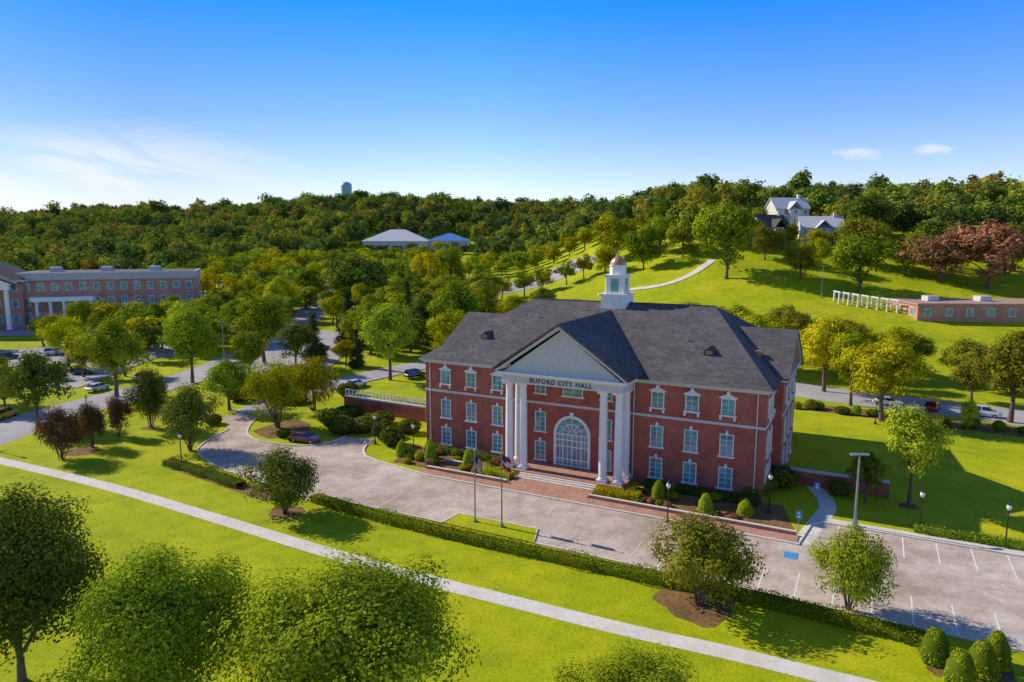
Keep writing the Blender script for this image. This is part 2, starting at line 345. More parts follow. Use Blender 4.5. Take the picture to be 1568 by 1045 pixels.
for s in (-1,1):
    for k in (-1,1):
        y0=13.8+k*8.05; a,b=((15.0,23.35) if s>0 else (-23.35,-15.0))
        r.prism([(y0,12.45),(13.8,17.1),(13.8,17.32),(y0,12.68)],'x',a,b,M['shingle'])
for k in (-1,1):
    r.prism([(x0+k*8.5,12.72),(x0,18.42),(x0,18.68),(x0+k*8.6,12.92)],'y',-4.75,14.6,M['shingle'])
r.box(-ra,ra,ry-.15,ry+.15,hr-.05,hr+.08,M['shingle'])
r.obj('hipped_roof',CH)
v=MB()
def vent(lx,frac):
    y=-o+(ry+o)*frac; z=e+(hr-e)*frac
    v.prism([(lx-.6,z-.1),(lx+.6,z-.1),(lx+.6,z+.4),(lx,z+.9),(lx-.6,z+.4)],'y',y-.3,y+1.8,M['shingle'])
    v.box(lx-.35,lx+.35,y-.34,y-.29,z+.05,z+.45,M['copper'])
vent(-15.2,.35); vent(14.6,.35)
v.box(19.0,19.8,8.3,9.2,14.2,15.2,M['copper'])
for lx,fr in ((-10,.7),(9,.75),(-4,.85),(11.5,.5)):
    v.lathe(lx,-o+(ry+o)*fr,[(.1,e+(hr-e)*fr-.1),(.1,e+(hr-e)*fr+.5)],M['grey'],8)
v.obj('roof_vents',CH)
w=MB(); g=MB()
def window(lx,z0,z1,wd,kind,face='f',yy=0):
    hw=wd/2
    def B(b,a0,a1,d0,d1,z_0,z_1,mat):
        if face=='f': b.box(lx+a0,lx+a1,yy-d1,yy-d0,z_0,z_1,mat)
        elif face=='r': b.box(yy+d0,yy+d1,lx+a0,lx+a1,z_0,z_1,mat)
        else: b.box(yy-d1,yy-d0,lx+a0,lx+a1,z_0,z_1,mat)
    B(g,-hw,hw,.002,.03,z0,z1,M['glass'])
    fw=.11
    B(w,-hw-fw,-hw,.003,.10,z0,z1,M['white']); B(w,hw,hw+fw,.003,.10,z0,z1,M['white'])
    B(w,-hw-fw,hw+fw,.003,.101,z1,z1+fw,M['white']); B(w,-hw-.28,hw+.28,.003,.2,z0-.18,z0,M['white'])
    B(w,-.022,.022,.031,.07,z0,z1,M['white'])
    n=4 if z1-z0>2 else 3
    for i in range(1,n): zz=z0+(z1-z0)*i/n; B(w,-hw,hw,.031,.068 if i*2!=n else .08,zz-.018,zz+.018,M['white'])
    if kind=='ped':
        B(w,-hw-.3,hw+.3,.003,.26,z1+.132,z1+.28,M['white'])
        if face=='f':
            w.prism([(lx-.22,z1+.281),(lx+.22,z1+.281),(lx+.14,z1+.85),(lx-.14,z1+.85)],'y',yy-.2,yy-.003,M['white'])
            w.prism([(lx-hw-.2,z1+.281),(lx-.23,z1+.281),(lx-.2,z1+.55)],'y',yy-.15,yy-.003,M['white'])
            w.prism([(lx+hw+.2,z1+.281),(lx+.23,z1+.281),(lx+.2,z1+.55)],'y',yy-.15,yy-.003,M['white'])
        B(w,-hw-.2,-hw+.02,.201,.3,z0-.55,z0-.1,M['white']); B(w,hw-.02,hw+.2,.201,.3,z0-.55,z0-.1,M['white'])
    else:
        B(w,-.13,.13,.003,.16,z1+.132,z1+.5,M['white'])
rows=[(9.2,10.95,'ped'),(4.6,6.95,'key'),(.95,3.2,'key')]
for lx in [x0+s*q for s in (-1,1) for q in (10.4,14.3,18.2)]:
    for a,b,k in rows: window(lx,a,b,1.3,k)
for lx in (x0-4.3,x0+4.3):
    for a,b,k in [(9.4,10.8,'key')]+rows[1:]: window(lx,a,b,1.25,'key')
window(x0,9.4,10.8,2.4,'key')
for ly in (2.2,4.8,10,13.8,17.6,23.5,26.5):
    off=22.7 if 6.8<ly<20.8 else Lh
    for a,b,k in rows:
        window(ly,a,b,1.25,k if k=='ped' else 'key','r',off); window(ly,a,b,1.25,k,'l',-off)
w.obj('window_frames',CH); g.obj('window_panes',CH)
d=MB()
R=2.05; zc=4.6; n=20
def arc(r,zc=zc): return [(x0+r*math.cos(math.pi*i/n),zc+r*math.sin(math.pi*i/n)) for i in range(n+1)]
outer=[(x0+R+.35,.6)]+arc(R+.35)+[(x0-R-.35,.6)]
inner=[(x0+R,.6)]+arc(R)+[(x0-R,.6)]
for i in range(len(outer)-1):
    d.prism([outer[i],outer[i+1],inner[i+1],inner[i]],'y',-.28,-.003,M['white'])
d.prism(inner,'y',-.06,-.004,M['glass'])
for xx in (-1.2,0,1.2): d.box(x0+xx-.07,x0+xx+.07,-.16,-.061,.6,zc,M['white'])
for xx in (-.6,.6,-1.62,1.62): d.box(x0+xx-.035,x0+xx+.035,-.13,-.061,.6,zc,M['white'])
for zz in (.6,1.4,3.0,3.8,4.5): d.box(x0-R,x0+R,-.15,-.062,zz,zz+.14,M['white'])
for i in range(1,6):
    a=math.pi*i/6; ca,sa=math.cos(a),math.sin(a)
    px,pz=-sa*.045,ca*.045
    d.prism([(x0+.5*ca+px,zc+.5*sa+pz),(x0+R*ca+px,zc+R*sa+pz),(x0+R*ca-px,zc+R*sa-pz),(x0+.5*ca-px,zc+.5*sa-pz)],'y',-.13,-.062,M['white'])
for rr in (.55,1.3):
    A=arc(rr+.05);B=arc(rr-.05)
    for i in range(n): d.prism([A[i],A[i+1],B[i+1],B[i]],'y',-.14,-.063,M['white'])
d.prism([(x0-.2,zc+R+.1),(x0+.2,zc+R+.1),(x0+.28,zc+R+.75),(x0-.28,zc+R+.75)],'y',-.36,-.29,M['white'])
d.obj('arched_entrance',CH)
p=MB()
PL,PR,PF=x0-7.65,x0+7.55,-3.95
p.box(PL-.2,PR+.2,PF-.3,-.01,-.2,.55,M['paver'])
for i in range(4): p.box(x0-4.9,x0+4.9,PF-.3-.38*(i+1),PF-.301-.38*i,-.2,.55-.14*(i+1)+.02,M['kerb'])
p.obj('portico_steps',CH)
c=MB()
def column(lx,ly):
    c.box(lx-.62,lx+.62,ly-.62,ly+.62,.55,.85,M['white'])
    c.lathe(lx,ly,[(.58,.85),(.6,.95),(.56,1.08),(.5,1.12),(.5,4),(.47,8),(.42,10.5),(.44,10.52),(.46,10.62),(.42,10.66),(.55,10.95)],M['white'],24)
    c.box(lx-.6,lx+.6,ly-.6,ly+.6,10.95,11.2,M['white'])
for q in (-6.95,-5.1,5.1,6.95): column(x0+q,PF+.72)
for q in (-6.95,6.95): column(x0+q,-.75)
c.obj('columns',CH,smooth=True)
en=MB()
en.box(PL,PR,PF,PF+1.1,11.2,12.3,M['stucco']); en.box(PL,PL+1.1,PF+1.101,-.01,11.2,12.3,M['stucco']); en.box(PR-1.1,PR,PF+1.101,-.01,11.2,12.3,M['stucco'])
en.box(PL-.06,PR+.06,PF-.06,PF-.001,11.30,11.36,M['white'])
en.box(PL-.55,PR+.55,PF-.55,-.7,12.301,12.55,M['white']); en.box(PL-.25,PR+.25,PF-.25,-.26,12.14,12.3005,M['white'])
en.box(PL+1.1,PR-1.1,PF+1.1,-.01,12.0,12.1,M['white'])
en.prism([(PL+.3,12.55),(PR-.3,12.55),(x0,17.75)],'y',PF+.05,PF+.3,M['stucco'])
for k in (-1,1):
    en.prism([(x0+k*8.35,12.62),(x0+k*7.95,12.62),(x0,18.0),(x0,18.42)],'y',PF-.6,PF+.05,M['stucco'])
for i in range(28):
    xx=PL+.1+i*(PR-PL-.4)/27; en.box(xx,xx+.22,PF-.42,PF-.251,12.15,12.30,M['white'])
en.obj('entablature_and_pediment',CH)
tc=bpy.data.curves.new('frieze_lettering','FONT'); tc.body='BUFORD CITY HALL'; tc.size=.78; tc.extrude=.03; tc.align_x='CENTER'; tc.space_character=1.14; tc.materials.append(M['black'])
to=bpy.data.objects.new('frieze_lettering',tc); link(to,CH); to.location=(x0,PF-.04,11.45); to.rotation_euler=(math.pi/2,0,0)
cu=MB(); cx,cy=x0+.1,ry
def sq(h,z0,z1,mat): cu.box(cx-h,cx+h,cy-h,cy+h,z0,z1,mat)
sq(1.75,17.9,20.6,M['white']); sq(1.95,20.6,20.82,M['white'])
sq(1.25,20.82,23.2,M['white']); sq(1.5,23.2,23.4,M['white'])
for s in (-1,1):
    cu.box(cx-.55,cx+.55,cy+s*1.25-(.02 if s<0 else -.001),cy+s*1.25+(.02 if s>0 else -.001),21.1,22.9,M['glass'])
    cu.box(cx+s*1.25-(.02 if s<0 else -.001),cx+s*1.25+(.02 if s>0 else -.001),cy-.55,cy+.55,21.1,22.9,M['glass'])
    for s2 in (-1,1): cu.lathe(cx+s*1.18,cy+s2*1.18,[(.17,20.83),(.15,23.19)],M['white'],10)
cu.lathe(cx,cy,[(1.15,23.4),(1.1,24.5),(1.25,24.55),(1.25,24.7)],M['white'],8)
cu.lathe(cx,cy,[(1.15,24.7),(1.05,25.1),(.8,25.5),(.45,25.8),(.12,25.95),(.06,26.6),(.0,26.9)],M['copper'],16)
cu.obj('cupola',CH)
wl=MB(); a,b=(-28,113.5),(-13.5,105.5)
wallline(wl,[a,b],.4,2.3,M['brick']); wallline(wl,[a,b],.55,.15,M['stucco'],2.3); wl.obj('brick_retaining_wall')
bl=MB(); nP=22
for i in range(nP+1):
    x=a[0]+(b[0]-a[0])*i/nP; y=a[1]+(b[1]-a[1])*i/nP+.8
    bl.box(x-.08,x+.08,y-.08,y+.08,-.1,3.35,M['white'])
wallline(bl,[(a[0],a[1]+.8),(b[0],b[1]+.8)],.14,.0,M['white'],3.35); wallline(bl,[(a[0],a[1]+.8),(b[0],b[1]+.8)],.1,-.02,M['white'],2.7)
bl.obj('white_railing')
wl=MB(); wallline(wl,[lw(22.9,8),lw(34,8)],.4,1.7,M['brick']); wallline(wl,[lw(22.9,8),lw(34,8)],.5,.12,M['stucco'],1.7); wl.obj('brick_garden_wall')
# ---------------------------------------------------------------- other buildings
def brick_block(name,cx,cy,rot,W,D,H,zb,nwin,storeys,roof='flat',mat='brick',rm='whiteroof',hroof=5,par='white',ph=.9):
    e=empty(name,(cx,cy,zb),rot); b=MB(); b.box(-W/2,W/2,-D/2,D/2,-6,H,M[mat]); b.obj('walls',e)
    r=MB()
    if roof=='flat':
        r.box(-W/2-.3,W/2+.3,-D/2-.3,D/2+.3,H,H+ph,M[par]); r.box(-W/2+.3,W/2-.3,-D/2+.3,D/2-.3,H+ph,H+ph+.02,M[rm])
        for i in range(int(W/14)): r.box(-W/2+6+i*14,-W/2+9+i*14,-2,1.5,H+ph+.02,H+ph+1.4,M['whiteroof'])
    else:
        rl=max(.5,W/2-D/2)
        r.add([(-W/2-.8,-D/2-.8,H),(W/2+.8,-D/2-.8,H),(W/2+.8,D/2+.8,H),(-W/2-.8,D/2+.8,H),(-rl,0,H+hroof),(rl,0,H+hroof)],[(0,1,5,4),(1,2,5),(2,3,4,5),(3,0,4),(0,3,2,1)],M[rm])
        r.box(-W/2-.8,W/2+.8,-D/2-.8,D/2+.8,H-.35,H-.002,M['white'])
    r.obj('roof',e)
    w=MB(); sh=H/storeys
    for s in range(storeys):
        z0=s*sh+sh*.3; z1=s*sh+sh*.78
        for i in range(nwin):
            x=-W/2+W*(i+.5)/nwin; ww=min(1.5,W/nwin*.42)/2
            w.box(x-ww-.12,x+ww+.12,-D/2-.08,-D/2-.002,z0-.12,z1+.12,M['white']); w.box(x-ww,x+ww,-D/2-.12,-D/2-.081,z0,z1,M['glass'])
        for i in range(max(2,int(D/5))):
            y=-D/2+D*(i+.5)/max(2,int(D/5))
            for sg in (-1,1):
                xa,xb=sorted((sg*W/2+sg*.002,sg*W/2+sg*.08)); xc,xd=sorted((sg*W/2+sg*.081,sg*W/2+sg*.12))
                w.box(xa,xb,y-.8,y+.8,z0-.12,z1+.12,M['white']); w.box(xc,xd,y-.7,y+.7,z0,z1,M['glass'])
    w.obj('windows',e); return e
def colonnade(xs,y,z0,z1,r,fr=1.2):
    c=MB()
    for x in xs: c.lathe(x,y,[(r*1.25,z0),(r*1.25,z0+.3),(r,z0+.35),(r*.85,z1-.3),(r*1.2,z1)],M['white'],12)
    c.box(min(xs)-1,max(xs)+1,y-.9,y+.9,z1,z1+fr,M['white']); return c
lb=brick_block('brick_office_building',-128,225,.35,48,22,13.2,3.0,13,3,mat='pinkbrick',ph=2.2,par='greypar',rm='darkroof')
cc=colonnade([-19,-15.5,-12,-8.5,-5],-14.5,0,7,.5,1.3); cc.box(-21,-4,-13.59,-11.05,7,8.3,M['white']); cc.obj('entrance_colonnade',lb)
lb2=brick_block('brick_building_with_portico',-160,209,.35,26,18,14.0,2.4,6,3,'hip','pinkbrick','darkroof',6.5)
cc=colonnade([-4,.2,5.8,10],-13,0,11.5,.7,1.5); cc.prism([(-6,13),(12,13),(3,17)],'y',-13.8,-12.4,M['white'])
for k in (-1,1): cc.prism([(3+k*9.6,13),(3,17.3),(3,17.6),(3+k*9.9,13.2)],'y',-14.2,-4,M['darkroof'])
cc.obj('entrance_portico',lb2)
brick_block('civic_building',-80,492,.05,44,34,5,tz(-78,492)-.5,9,1,'hip','siding','whiteroof',8)
brick_block('blue_roof_building',-44,495,.05,28,26,5.5,tz(-44,495)-.5,6,1,'hip','siding','blueroof',5)
brick_block('low_brick_building',136,192,-.06,54,18,4.0,tz(120,184)+.3,10,1,rm='tanroof',mat='pinkbrick',par='tanroof',ph=.5)
pg=MB(); 
for i in range(7):
    for k in (0,3):
        x=94+i*2.1; y=199-i*1.3+k; pg.lathe(x,y,[(.28,tz(x,y)-.3),(.22,tz(x,y)+3)],M['white'],10)
    x=94+i*2.1; y=199-i*1.3; z=tz(x,y)+3
    pg.box(x-.12,x+.12,y-.6,y+3.6,z+.3,z+.55,M['white'])
    if i<6:
        for k in (0,3):
            z2=tz(x+2.1,y-1.3)+3
            pg.add([(x,y+k-.1,z),(x+2.1,y+k-1.4,z2),(x+2.1,y+k-1.2,z2),(x,y+k+.1,z),(x,y+k-.1,z+.3),(x+2.1,y+k-1.4,z2+.3),(x+2.1,y+k-1.2,z2+.3),(x,y+k+.1,z+.3)],[(0,3,2,1),(4,5,6,7),(0,1,5,4),(1,2,6,5),(2,3,7,6),(3,0,4,7)],M['white'])
pg.obj('white_pergola')
def house(name,x,y,rot,W,D,H,hr,col,rm):
    e=empty(name,(x,y,tz(x,y)),rot); b=MB(); b.box(-W/2,W/2,-D/2,D/2,-3,H,M[col]); b.prism([(-D/2,H),(D/2,H),(0,H+hr)],'x',-W/2,W/2,M[col])
    b.box(-W/6,W/6,-D/2-2.5,-D/2-.01,-3,H-.4,M[col]); b.obj('walls',e)
    r=MB()
    for k in (-1,1): r.prism([(k*(D/2+.5),H-.3),(0,H+hr),(0,H+hr+.3),(k*(D/2+.6),H-.1)],'x',-W/2-.5,W/2+.5,M[rm])
    for k in (-1,1): r.prism([(k*(W/6+.5),H-.6),(0,H+hr*.6),(0,H+hr*.6+.3),(k*(W/6+.6),H-.4)],'y',-D/2-3,0,M[rm])
    r.box(W*.3,W*.3+1,-.6,.6,H+hr*.3,H+hr+1.6,M['siding']); r.obj('roof',e)
    w=MB()
    for i in range(5):
        xx=-W/2+W*(i+.5)/5; yy=-D/2-(2.5 if i==2 else 0)
        for z in (1,H-2.2): w.box(xx-.5,xx+.5,yy-.05,yy-.012,z,z+1.5,M['glass'])
    w.obj('windows',e)
house('white_house',97,266,.3,12,9,5.2,4.2,'siding','darkroof'); house('white_house',117,267,-.2,15,10,4.6,4.0,'siding','whiteroof')
house('white_house',113,290,.1,14,10,6.8,4.2,'siding','whiteroof')
wt=MB(); wx,wy=-187,800; zt=79
wt.lathe(wx,wy,[(1,zt-14),(5,zt+3),(6,zt+5),(6,zt+11),(5,zt+13),(.5,zt+15)],M['towerblue'],20)
for k in range(5):
    a=k*2*math.pi/5; wt.lathe(wx+5.4*math.cos(a),wy+5.4*math.sin(a),[(.4,40),(.4,zt+6)],M['towerblue'],8)
wt.obj('water_tower')
# ---------------------------------------------------------------- vegetation
def qmesh(name,V,Fq,mi,tint,mats):
    me=bpy.data.meshes.new(name); nv,nf=len(V),len(Fq)
    me.vertices.add(nv); me.vertices.foreach_set('co',V.astype(np.float32).ravel())
    me.loops.add(nf*4); me.polygons.add(nf)
    me.loops.foreach_set('vertex_index',Fq.astype(np.int32).ravel())
    me.polygons.foreach_set('loop_start',np.arange(0,nf*4,4,dtype=np.int32))
    try: me.polygons.foreach_set('loop_total',np.full(nf,4,dtype=np.int32))
    except Exception: pass
    me.polygons.foreach_set('material_index',mi.astype(np.int32))
    at=me.attributes.new('tint','FLOAT','POINT'); at.data.foreach_set('value',tint.astype(np.float32))
    for m_ in mats: me.materials.append(m_)
    me.update(calc_edges=True); me.validate(); return me
def unit(rng,n):
    v=rng.normal(size=(n,3)); return v/np.linalg.norm(v,axis=1,keepdims=True)
def leaves(rng,P,Nn,size,tint):
    n=len(P); r=unit(rng,n); t=np.cross(Nn,r); t/=np.linalg.norm(t,axis=1,keepdims=True)+1e-9; b=np.cross(Nn,t)
    s=size*rng.uniform(.55,1.35,(n,1)); a=t*s*.62; c=b*s*.42
    V=np.stack([P-a,P-c*.9+a*.1,P+a,P+c],1).reshape(-1,3); Fq=np.arange(4*n).reshape(n,4); return V,Fq,np.repeat(tint,4)
def tube(p0,p1,r0,r1,n=7):
    p0,p1=np.array(p0,float),np.array(p1,float); d=p1-p0; d/=np.linalg.norm(d)
    u=np.cross(d,[.3,.9,.1]); u/=np.linalg.norm(u); v=np.cross(d,u); A=np.arange(n)*2*math.pi/n
    ring=np.cos(A)[:,None]*u+np.sin(A)[:,None]*v
    V=np.concatenate([p0+ring*r0,p1+ring*r1]); F=np.array([(k,(k+1)%n,n+(k+1)%n,n+k) for k in range(n)]); return V,F
def tree_mesh(name,seed,h,w,cb,ncl,nleaf,leaf,shape='round',multi=1,crs=(.26,.42),mat='green'):
    rng=np.random.default_rng(seed); zc=h*(1+cb)/2; rz=h*(1-cb)/2; rx=w/2
    C=[];Rr=[]
    for i in range(ncl):
        if shape=='cone':
            t=rng.uniform(0,1)**1.3; rad=rx*(1-t)*.72; a=rng.uniform(0,6.28); q=rad*math.sqrt(rng.uniform(.3,1))
            C.append((q*math.cos(a),q*math.sin(a),h*cb+t*h*(1-cb)*.93)); Rr.append(rx*(.22+.25*(1-t)))
        else:
            d=unit(rng,1)[0]; f=rng.uniform(.5,.82) if i>ncl*.22 else rng.uniform(0,.45)
            if d[2]<-.5 and rng.uniform()<.5: d[2]*=-1
            cr=rx*rng.uniform(*crs)
            wob=1+.14*math.sin(3*math.atan2(d[1],d[0])+seed)+.11*rng.normal()
            C.append((d[0]*rx*f*wob,d[1]*rx*f*wob,zc+d[2]*rz*f*1.0+rz*.04)); Rr.append(cr)
    C=np.array(C);Rr=np.array(Rr)
    wgt=Rr**2; cnt=np.maximum(8,(nleaf*wgt/wgt.sum()).astype(int)); Vs=[];Fs=[];Ms=[];Ts=[];off=0
    def put(V,F,mi,T):
        nonlocal off
        Vs.append(V);Fs.append(F+off);Ms.append(np.full(len(F),mi));Ts.append(T);off+=len(V)
    for c,r_,n in zip(C,Rr,cnt):
        d=unit(rng,n); rr=r_*(.45+.6*rng.uniform(0,1,(n,1))**.7); P=c+d*rr*np.array([1,1,.78])
        P+=rng.normal(size=P.shape)*leaf*.4
        out=(P-np.array([0,0,zc-rz*.3]))/np.array([rx,rx,rz]); out/=np.linalg.norm(out,axis=1,keepdims=True)
        Nn=d*.75+out*.65+unit(rng,n)*.5+np.array([0,0,.2]); Nn/=np.linalg.norm(Nn,axis=1,keepdims=True)
        T=np.clip(rng.uniform(.0,1)*.55+rng.uniform(0,.45,n),0,1)
        V,F,T4=leaves(rng,P,Nn,leaf,T); put(V,F,1,T4)
    tr=h*.020+.05
    if multi==1:
        pts=[(0,0,-.3),(rng.normal()*.1,rng.normal()*.1,h*cb*.9+.3),(rng.normal()*.2,rng.normal()*.2,h*.75)]
        for k,(a,b) in enumerate(zip(pts[:-1],pts[1:])): V,F=tube(a,b,tr*(1.25-.45*k),tr*(.8-.5*k)); put(V,F,0,np.zeros(len(V)))
        base=np.array(pts[1])
    else:
        base=np.array([0,0,.2])
    order=rng.permutation(ncl)[:(10 if multi==1 else multi+5)]
    for k in order:
        z0=base+np.array([0,0,rng.uniform(0,.25)*h]) if multi==1 else base+np.array([rng.normal()*.15,rng.normal()*.15,-.4])
        mid=(z0+C[k])/2+np.array([0,0,h*.04]); V,F=tube(z0,mid,tr*.5,tr*.32,5); put(V,F,0,np.zeros(len(V))); V,F=tube(mid,C[k],tr*.32,tr*.1,5); put(V,F,0,np.zeros(len(V)))
    return qmesh(name,np.concatenate(Vs),np.concatenate(Fs),np.concatenate(Ms),np.concatenate(Ts),[M['bark'],LM[mat]])
PR_={}
for i in range(4): PR_[f'lol{i}']=(tree_mesh(f'lollipop_mesh{i}',10+i,12,9.6,.20,62,9500,.32,crs=(.2,.34)),12,9.6)
for i in range(3): PR_[f'low{i}']=(tree_mesh(f'low_tree_mesh{i}',30+i,7,8.6,.08,75,13000,.21,multi=5,crs=(.2,.34)),7,8.6)
for i in range(2): PR_[f'con{i}']=(tree_mesh(f'conifer_mesh{i}',50+i,13,6,.06,60,6500,.34,'cone'),13,6)
for i in range(3): PR_[f'big{i}']=(tree_mesh(f'big_tree_mesh{i}',60+i,17,15,.08,70,6000,.62,crs=(.18,.32)),17,15)
for i in range(3): PR_[f'young{i}']=(tree_mesh(f'young_tree_mesh{i}',70+i,7,6,.16,24,1500,.45),7,6)
for i in range(3): PR_[f'near{i}']=(tree_mesh(f'near_tree_mesh{i}',80+i,10,11.5,.10,110,52000,.165,crs=(.18,.34)),10,11.5)
def place(kind,x,y,h,w,col,name='deciduous_tree',rot=None):
    keys=[k for k in PR_ if k.startswith(kind)]; me,h0,w0=PR_[random.choice(keys)]
    o=bpy.data.objects.new(name,me); o.location=(x,y,tz(x,y)); o.rotation_euler=(0,0,random.uniform(0,6.28) if rot is None else rot)
    o.scale=(w/w0,w/w0,h/h0); link(o)
    o.material_slots[1].link='OBJECT'; o.material_slots[1].material=LM[col]; return o
for x,y,h,w_,c in [(-71.5,101.8,12,9.4,'dark'),(-71.8,123.1,14.3,11.8,'green'),(-63.1,134.3,14.6,11.5,'green'),(-56,154.5,15.5,13.5,'green'),(-24.6,137.4,15.6,11.6,'light'),
 (-98,150.8,11.2,10.1,'yellow'),(-95.4,184.3,10.5,8.8,'green'),(-13.5,168,18,14.4,'green'),(-73.8,220,14,11.5,'yellow'),(-73.4,251,13.6,11.9,'green'),(-109,163.8,10.2,8.6,'yellow'),
 (-47.1,112.8,8.8,8.7,'green'),(-37,152,5.9,6.6,'yellow'),(42.3,70.6,11.4,6.8,'light'),
 (57.9,105.6,13.5,13,'yellow'),(58.3,126.8,14.5,12.2,'yellow'),(61.5,149,12.5,10,'olive'),(58,116,13,8.8,'yellow'),(77.5,105,14.4,12.8,'olive'),(66.4,98.2,5.4,2.9,'light'),(38.1,71.5,5.8,4.2,'dark'),
 (50,142,13,11,'yellow'),(68,140,12,11,'olive'),(76,137,11,10,'yellow'),(86,128,10,9,'olive'),(45,152,13,11,'olive'),(70,130,9,8,'yellow'),(95,120,10,9,'olive'),(104,112,11,10,'olive'),
 (55,146,12,11,'yellow'),(63,158,12,11,'olive'),(52,160,12,12,'yellow'),(42,163,12,12,'olive'),(74,148,10,10,'yellow'),(82,140,9,9,'green'),(90,137,8,8,'yellow'),(66,168,9,9,'olive'),(34,172,11,12,'yellow'),(80,118,8,8,'olive'),
 (0,190,12,11,'yellow'),(9,205,12,11,'olive'),(-9,225,13,12,'olive'),(18,190,10,9,'yellow'),(28,180,9,9,'olive'),
 (-53,138,10,9,'green'),(-46,146,11,9,'dark'),(-14,152,13,11,'yellow'),(-34,165,13,11,'green'),(-22,178,14,12,'dark'),(-8,182,13,12,'green'),(-80,141,9,8,'yellow'),(-84,112,8,7,'yellow'),(-91,118,9,8,'green'),(-80,168,11,10,'yellow'),(-72,180,12,10,'green')]:
    place('lol',x,y,h,w_,c)
for x,y,h,w_,c in [(-54.5,101.8,9.3,6.5,'dark'),(-43.3,90.3,9.1,8.6,'dark'),(-58.2,86.6,7,6.1,'purple'),(-57.4,91.8,6.4,4.5,'purple'),(-56.8,97.2,6.1,4.2,'purple'),
 (-35.4,101.8,10.5,9.4,'yellow'),(-33.1,112.8,9.2,9.3,'yellow'),(-23.6,68.8,6.8,8.8,'dark'),(14.6,50.5,7.2,8.7,'olive'),(25.8,49.5,6.7,6.2,'light')]:
    place('low',x,y,h,w_,c,'crape_myrtle_tree' if c!='dark' else 'ornamental_tree')
for x,y,h,w_,c in [(-45.7,158.3,11.7,6.1,'conifer'),(-41.9,176.8,15.1,8.4,'conifer'),(-29.7,196.7,15.8,6.4,'conifer'),(-34,150,9,4,'conifer')]:
    place('con',x,y,h,w_,c,'conifer_tree')
for x,y,h,w_,c in [(70.5,228.9,25.7,23,'green'),(42.2,288.8,21.2,21.6,'yellow'),(49.1,260.4,17.3,14.6,'green'),(104.9,209.8,17.6,17.8,'green'),(100.7,230.5,11,9.7,'yellow'),(135.1,219,17.2,21,'autumn'),
 (146,213,21,24,'autumn'),(-51.7,233.5,20.8,25,'dark'),(-33.3,273.9,18.4,15.5,'yellow'),(-26.9,304.2,19.2,14.3,'green'),(-46.4,283.2,14.6,16,'green'),(118,236,17,17,'olive'),(160,226,17,18,'green'),(88,243,13,12,'olive'),
 (-22,212,14,13,'olive'),(-38,215,12,12,'green'),(62,300,16,15,'green'),(78,292,18,17,'olive'),(170,200,16,17,'autumn'),(109,250,9,11,'yellow'),(126,248,13,13,'green'),(80,262,17,16,'green'),(132,262,19,18,'dark'),(92,222,12,11,'olive'),(140,232,17,17,'dark'),(128,226,14,13,'green'),
 (98,254,7.5,9,'dark'),(118,255,7,9,'green'),(88,258,11,10,'green'),(104,262,8,8,'green'),(58,275,15,15,'green'),(36,270,13,12,'yellow'),(64,262,13,13,'olive')]:
    place('big',x,y,h,w_,c)
for i,y in enumerate((262,276,290,304,326,342,362,378,394)):
    for x in np.arange(-150+(i%2)*4,-34,8.5):
        place('young',x+random.uniform(-1.5,1.5),y+random.uniform(-1,1),random.uniform(9,13),random.uniform(8,10.5),random.choice(['green','yellow','light','yellow','dark']),'parking_lot_tree')
for y,xa,xb in ((268,-30,30),(345,-30,50),(318,-32,-14),(362,-20,60),(378,-30,60),(390,-20,50)):
    for x in np.arange(xa,xb,8.5): place('young',x+random.uniform(-1,1),y+(x+10)*.3+random.uniform(-1,1),random.uniform(8,11),random.uniform(7.5,10),random.choice(['green','yellow','light']),'parking_lot_tree')
for x in np.arange(-104,-26,9): place('young',x,468+random.uniform(-6,4),random.uniform(6,9),random.uniform(8,11),random.choice(['green','dark','yellow']),'parking_lot_tree')
rr_=random.Random(11); cnt=0; pts_=[]
while cnt<105:
    x=rr_.uniform(-118,-8); y=rr_.uniform(168,264)
    if abs(x+64)<8 or (-61<x<-41 and y<200) or abs(x)>.62*y or (x<-95 and y>196): continue
    if any(math.dist(q,(x,y))<6.5 for q in pts_): continue
    pts_.append((x,y)); place('lol' if cnt%2 else 'young',x,y,rr_.uniform(8,12.5),rr_.uniform(7.5,11),rr_.choice(['green','yellow','green','dark','light']),'parking_lot_tree'); cnt+=1
for x,y in ((-92,200),(-104,190),(-118,186),(-88,172),(-120,176),(-132,172),(-125,148),(-112,140),(-88,140),(-84,158),(-100,128),(-112,120)):
    place('young',x,y,random.uniform(8,10),random.uniform(7,9),random.choice(['green','yellow','dark']),'parking_lot_tree')
place('near0',-31.5,41,12.6,12,'dark',rot=1); place('near1',-21,37.8,10.2,11.5,'green',rot=2); place('near2',-9.4,36.2,10,14,'green',rot=.5); place('near0',6.4,32.6,6.7,8.6,'green',rot=4)
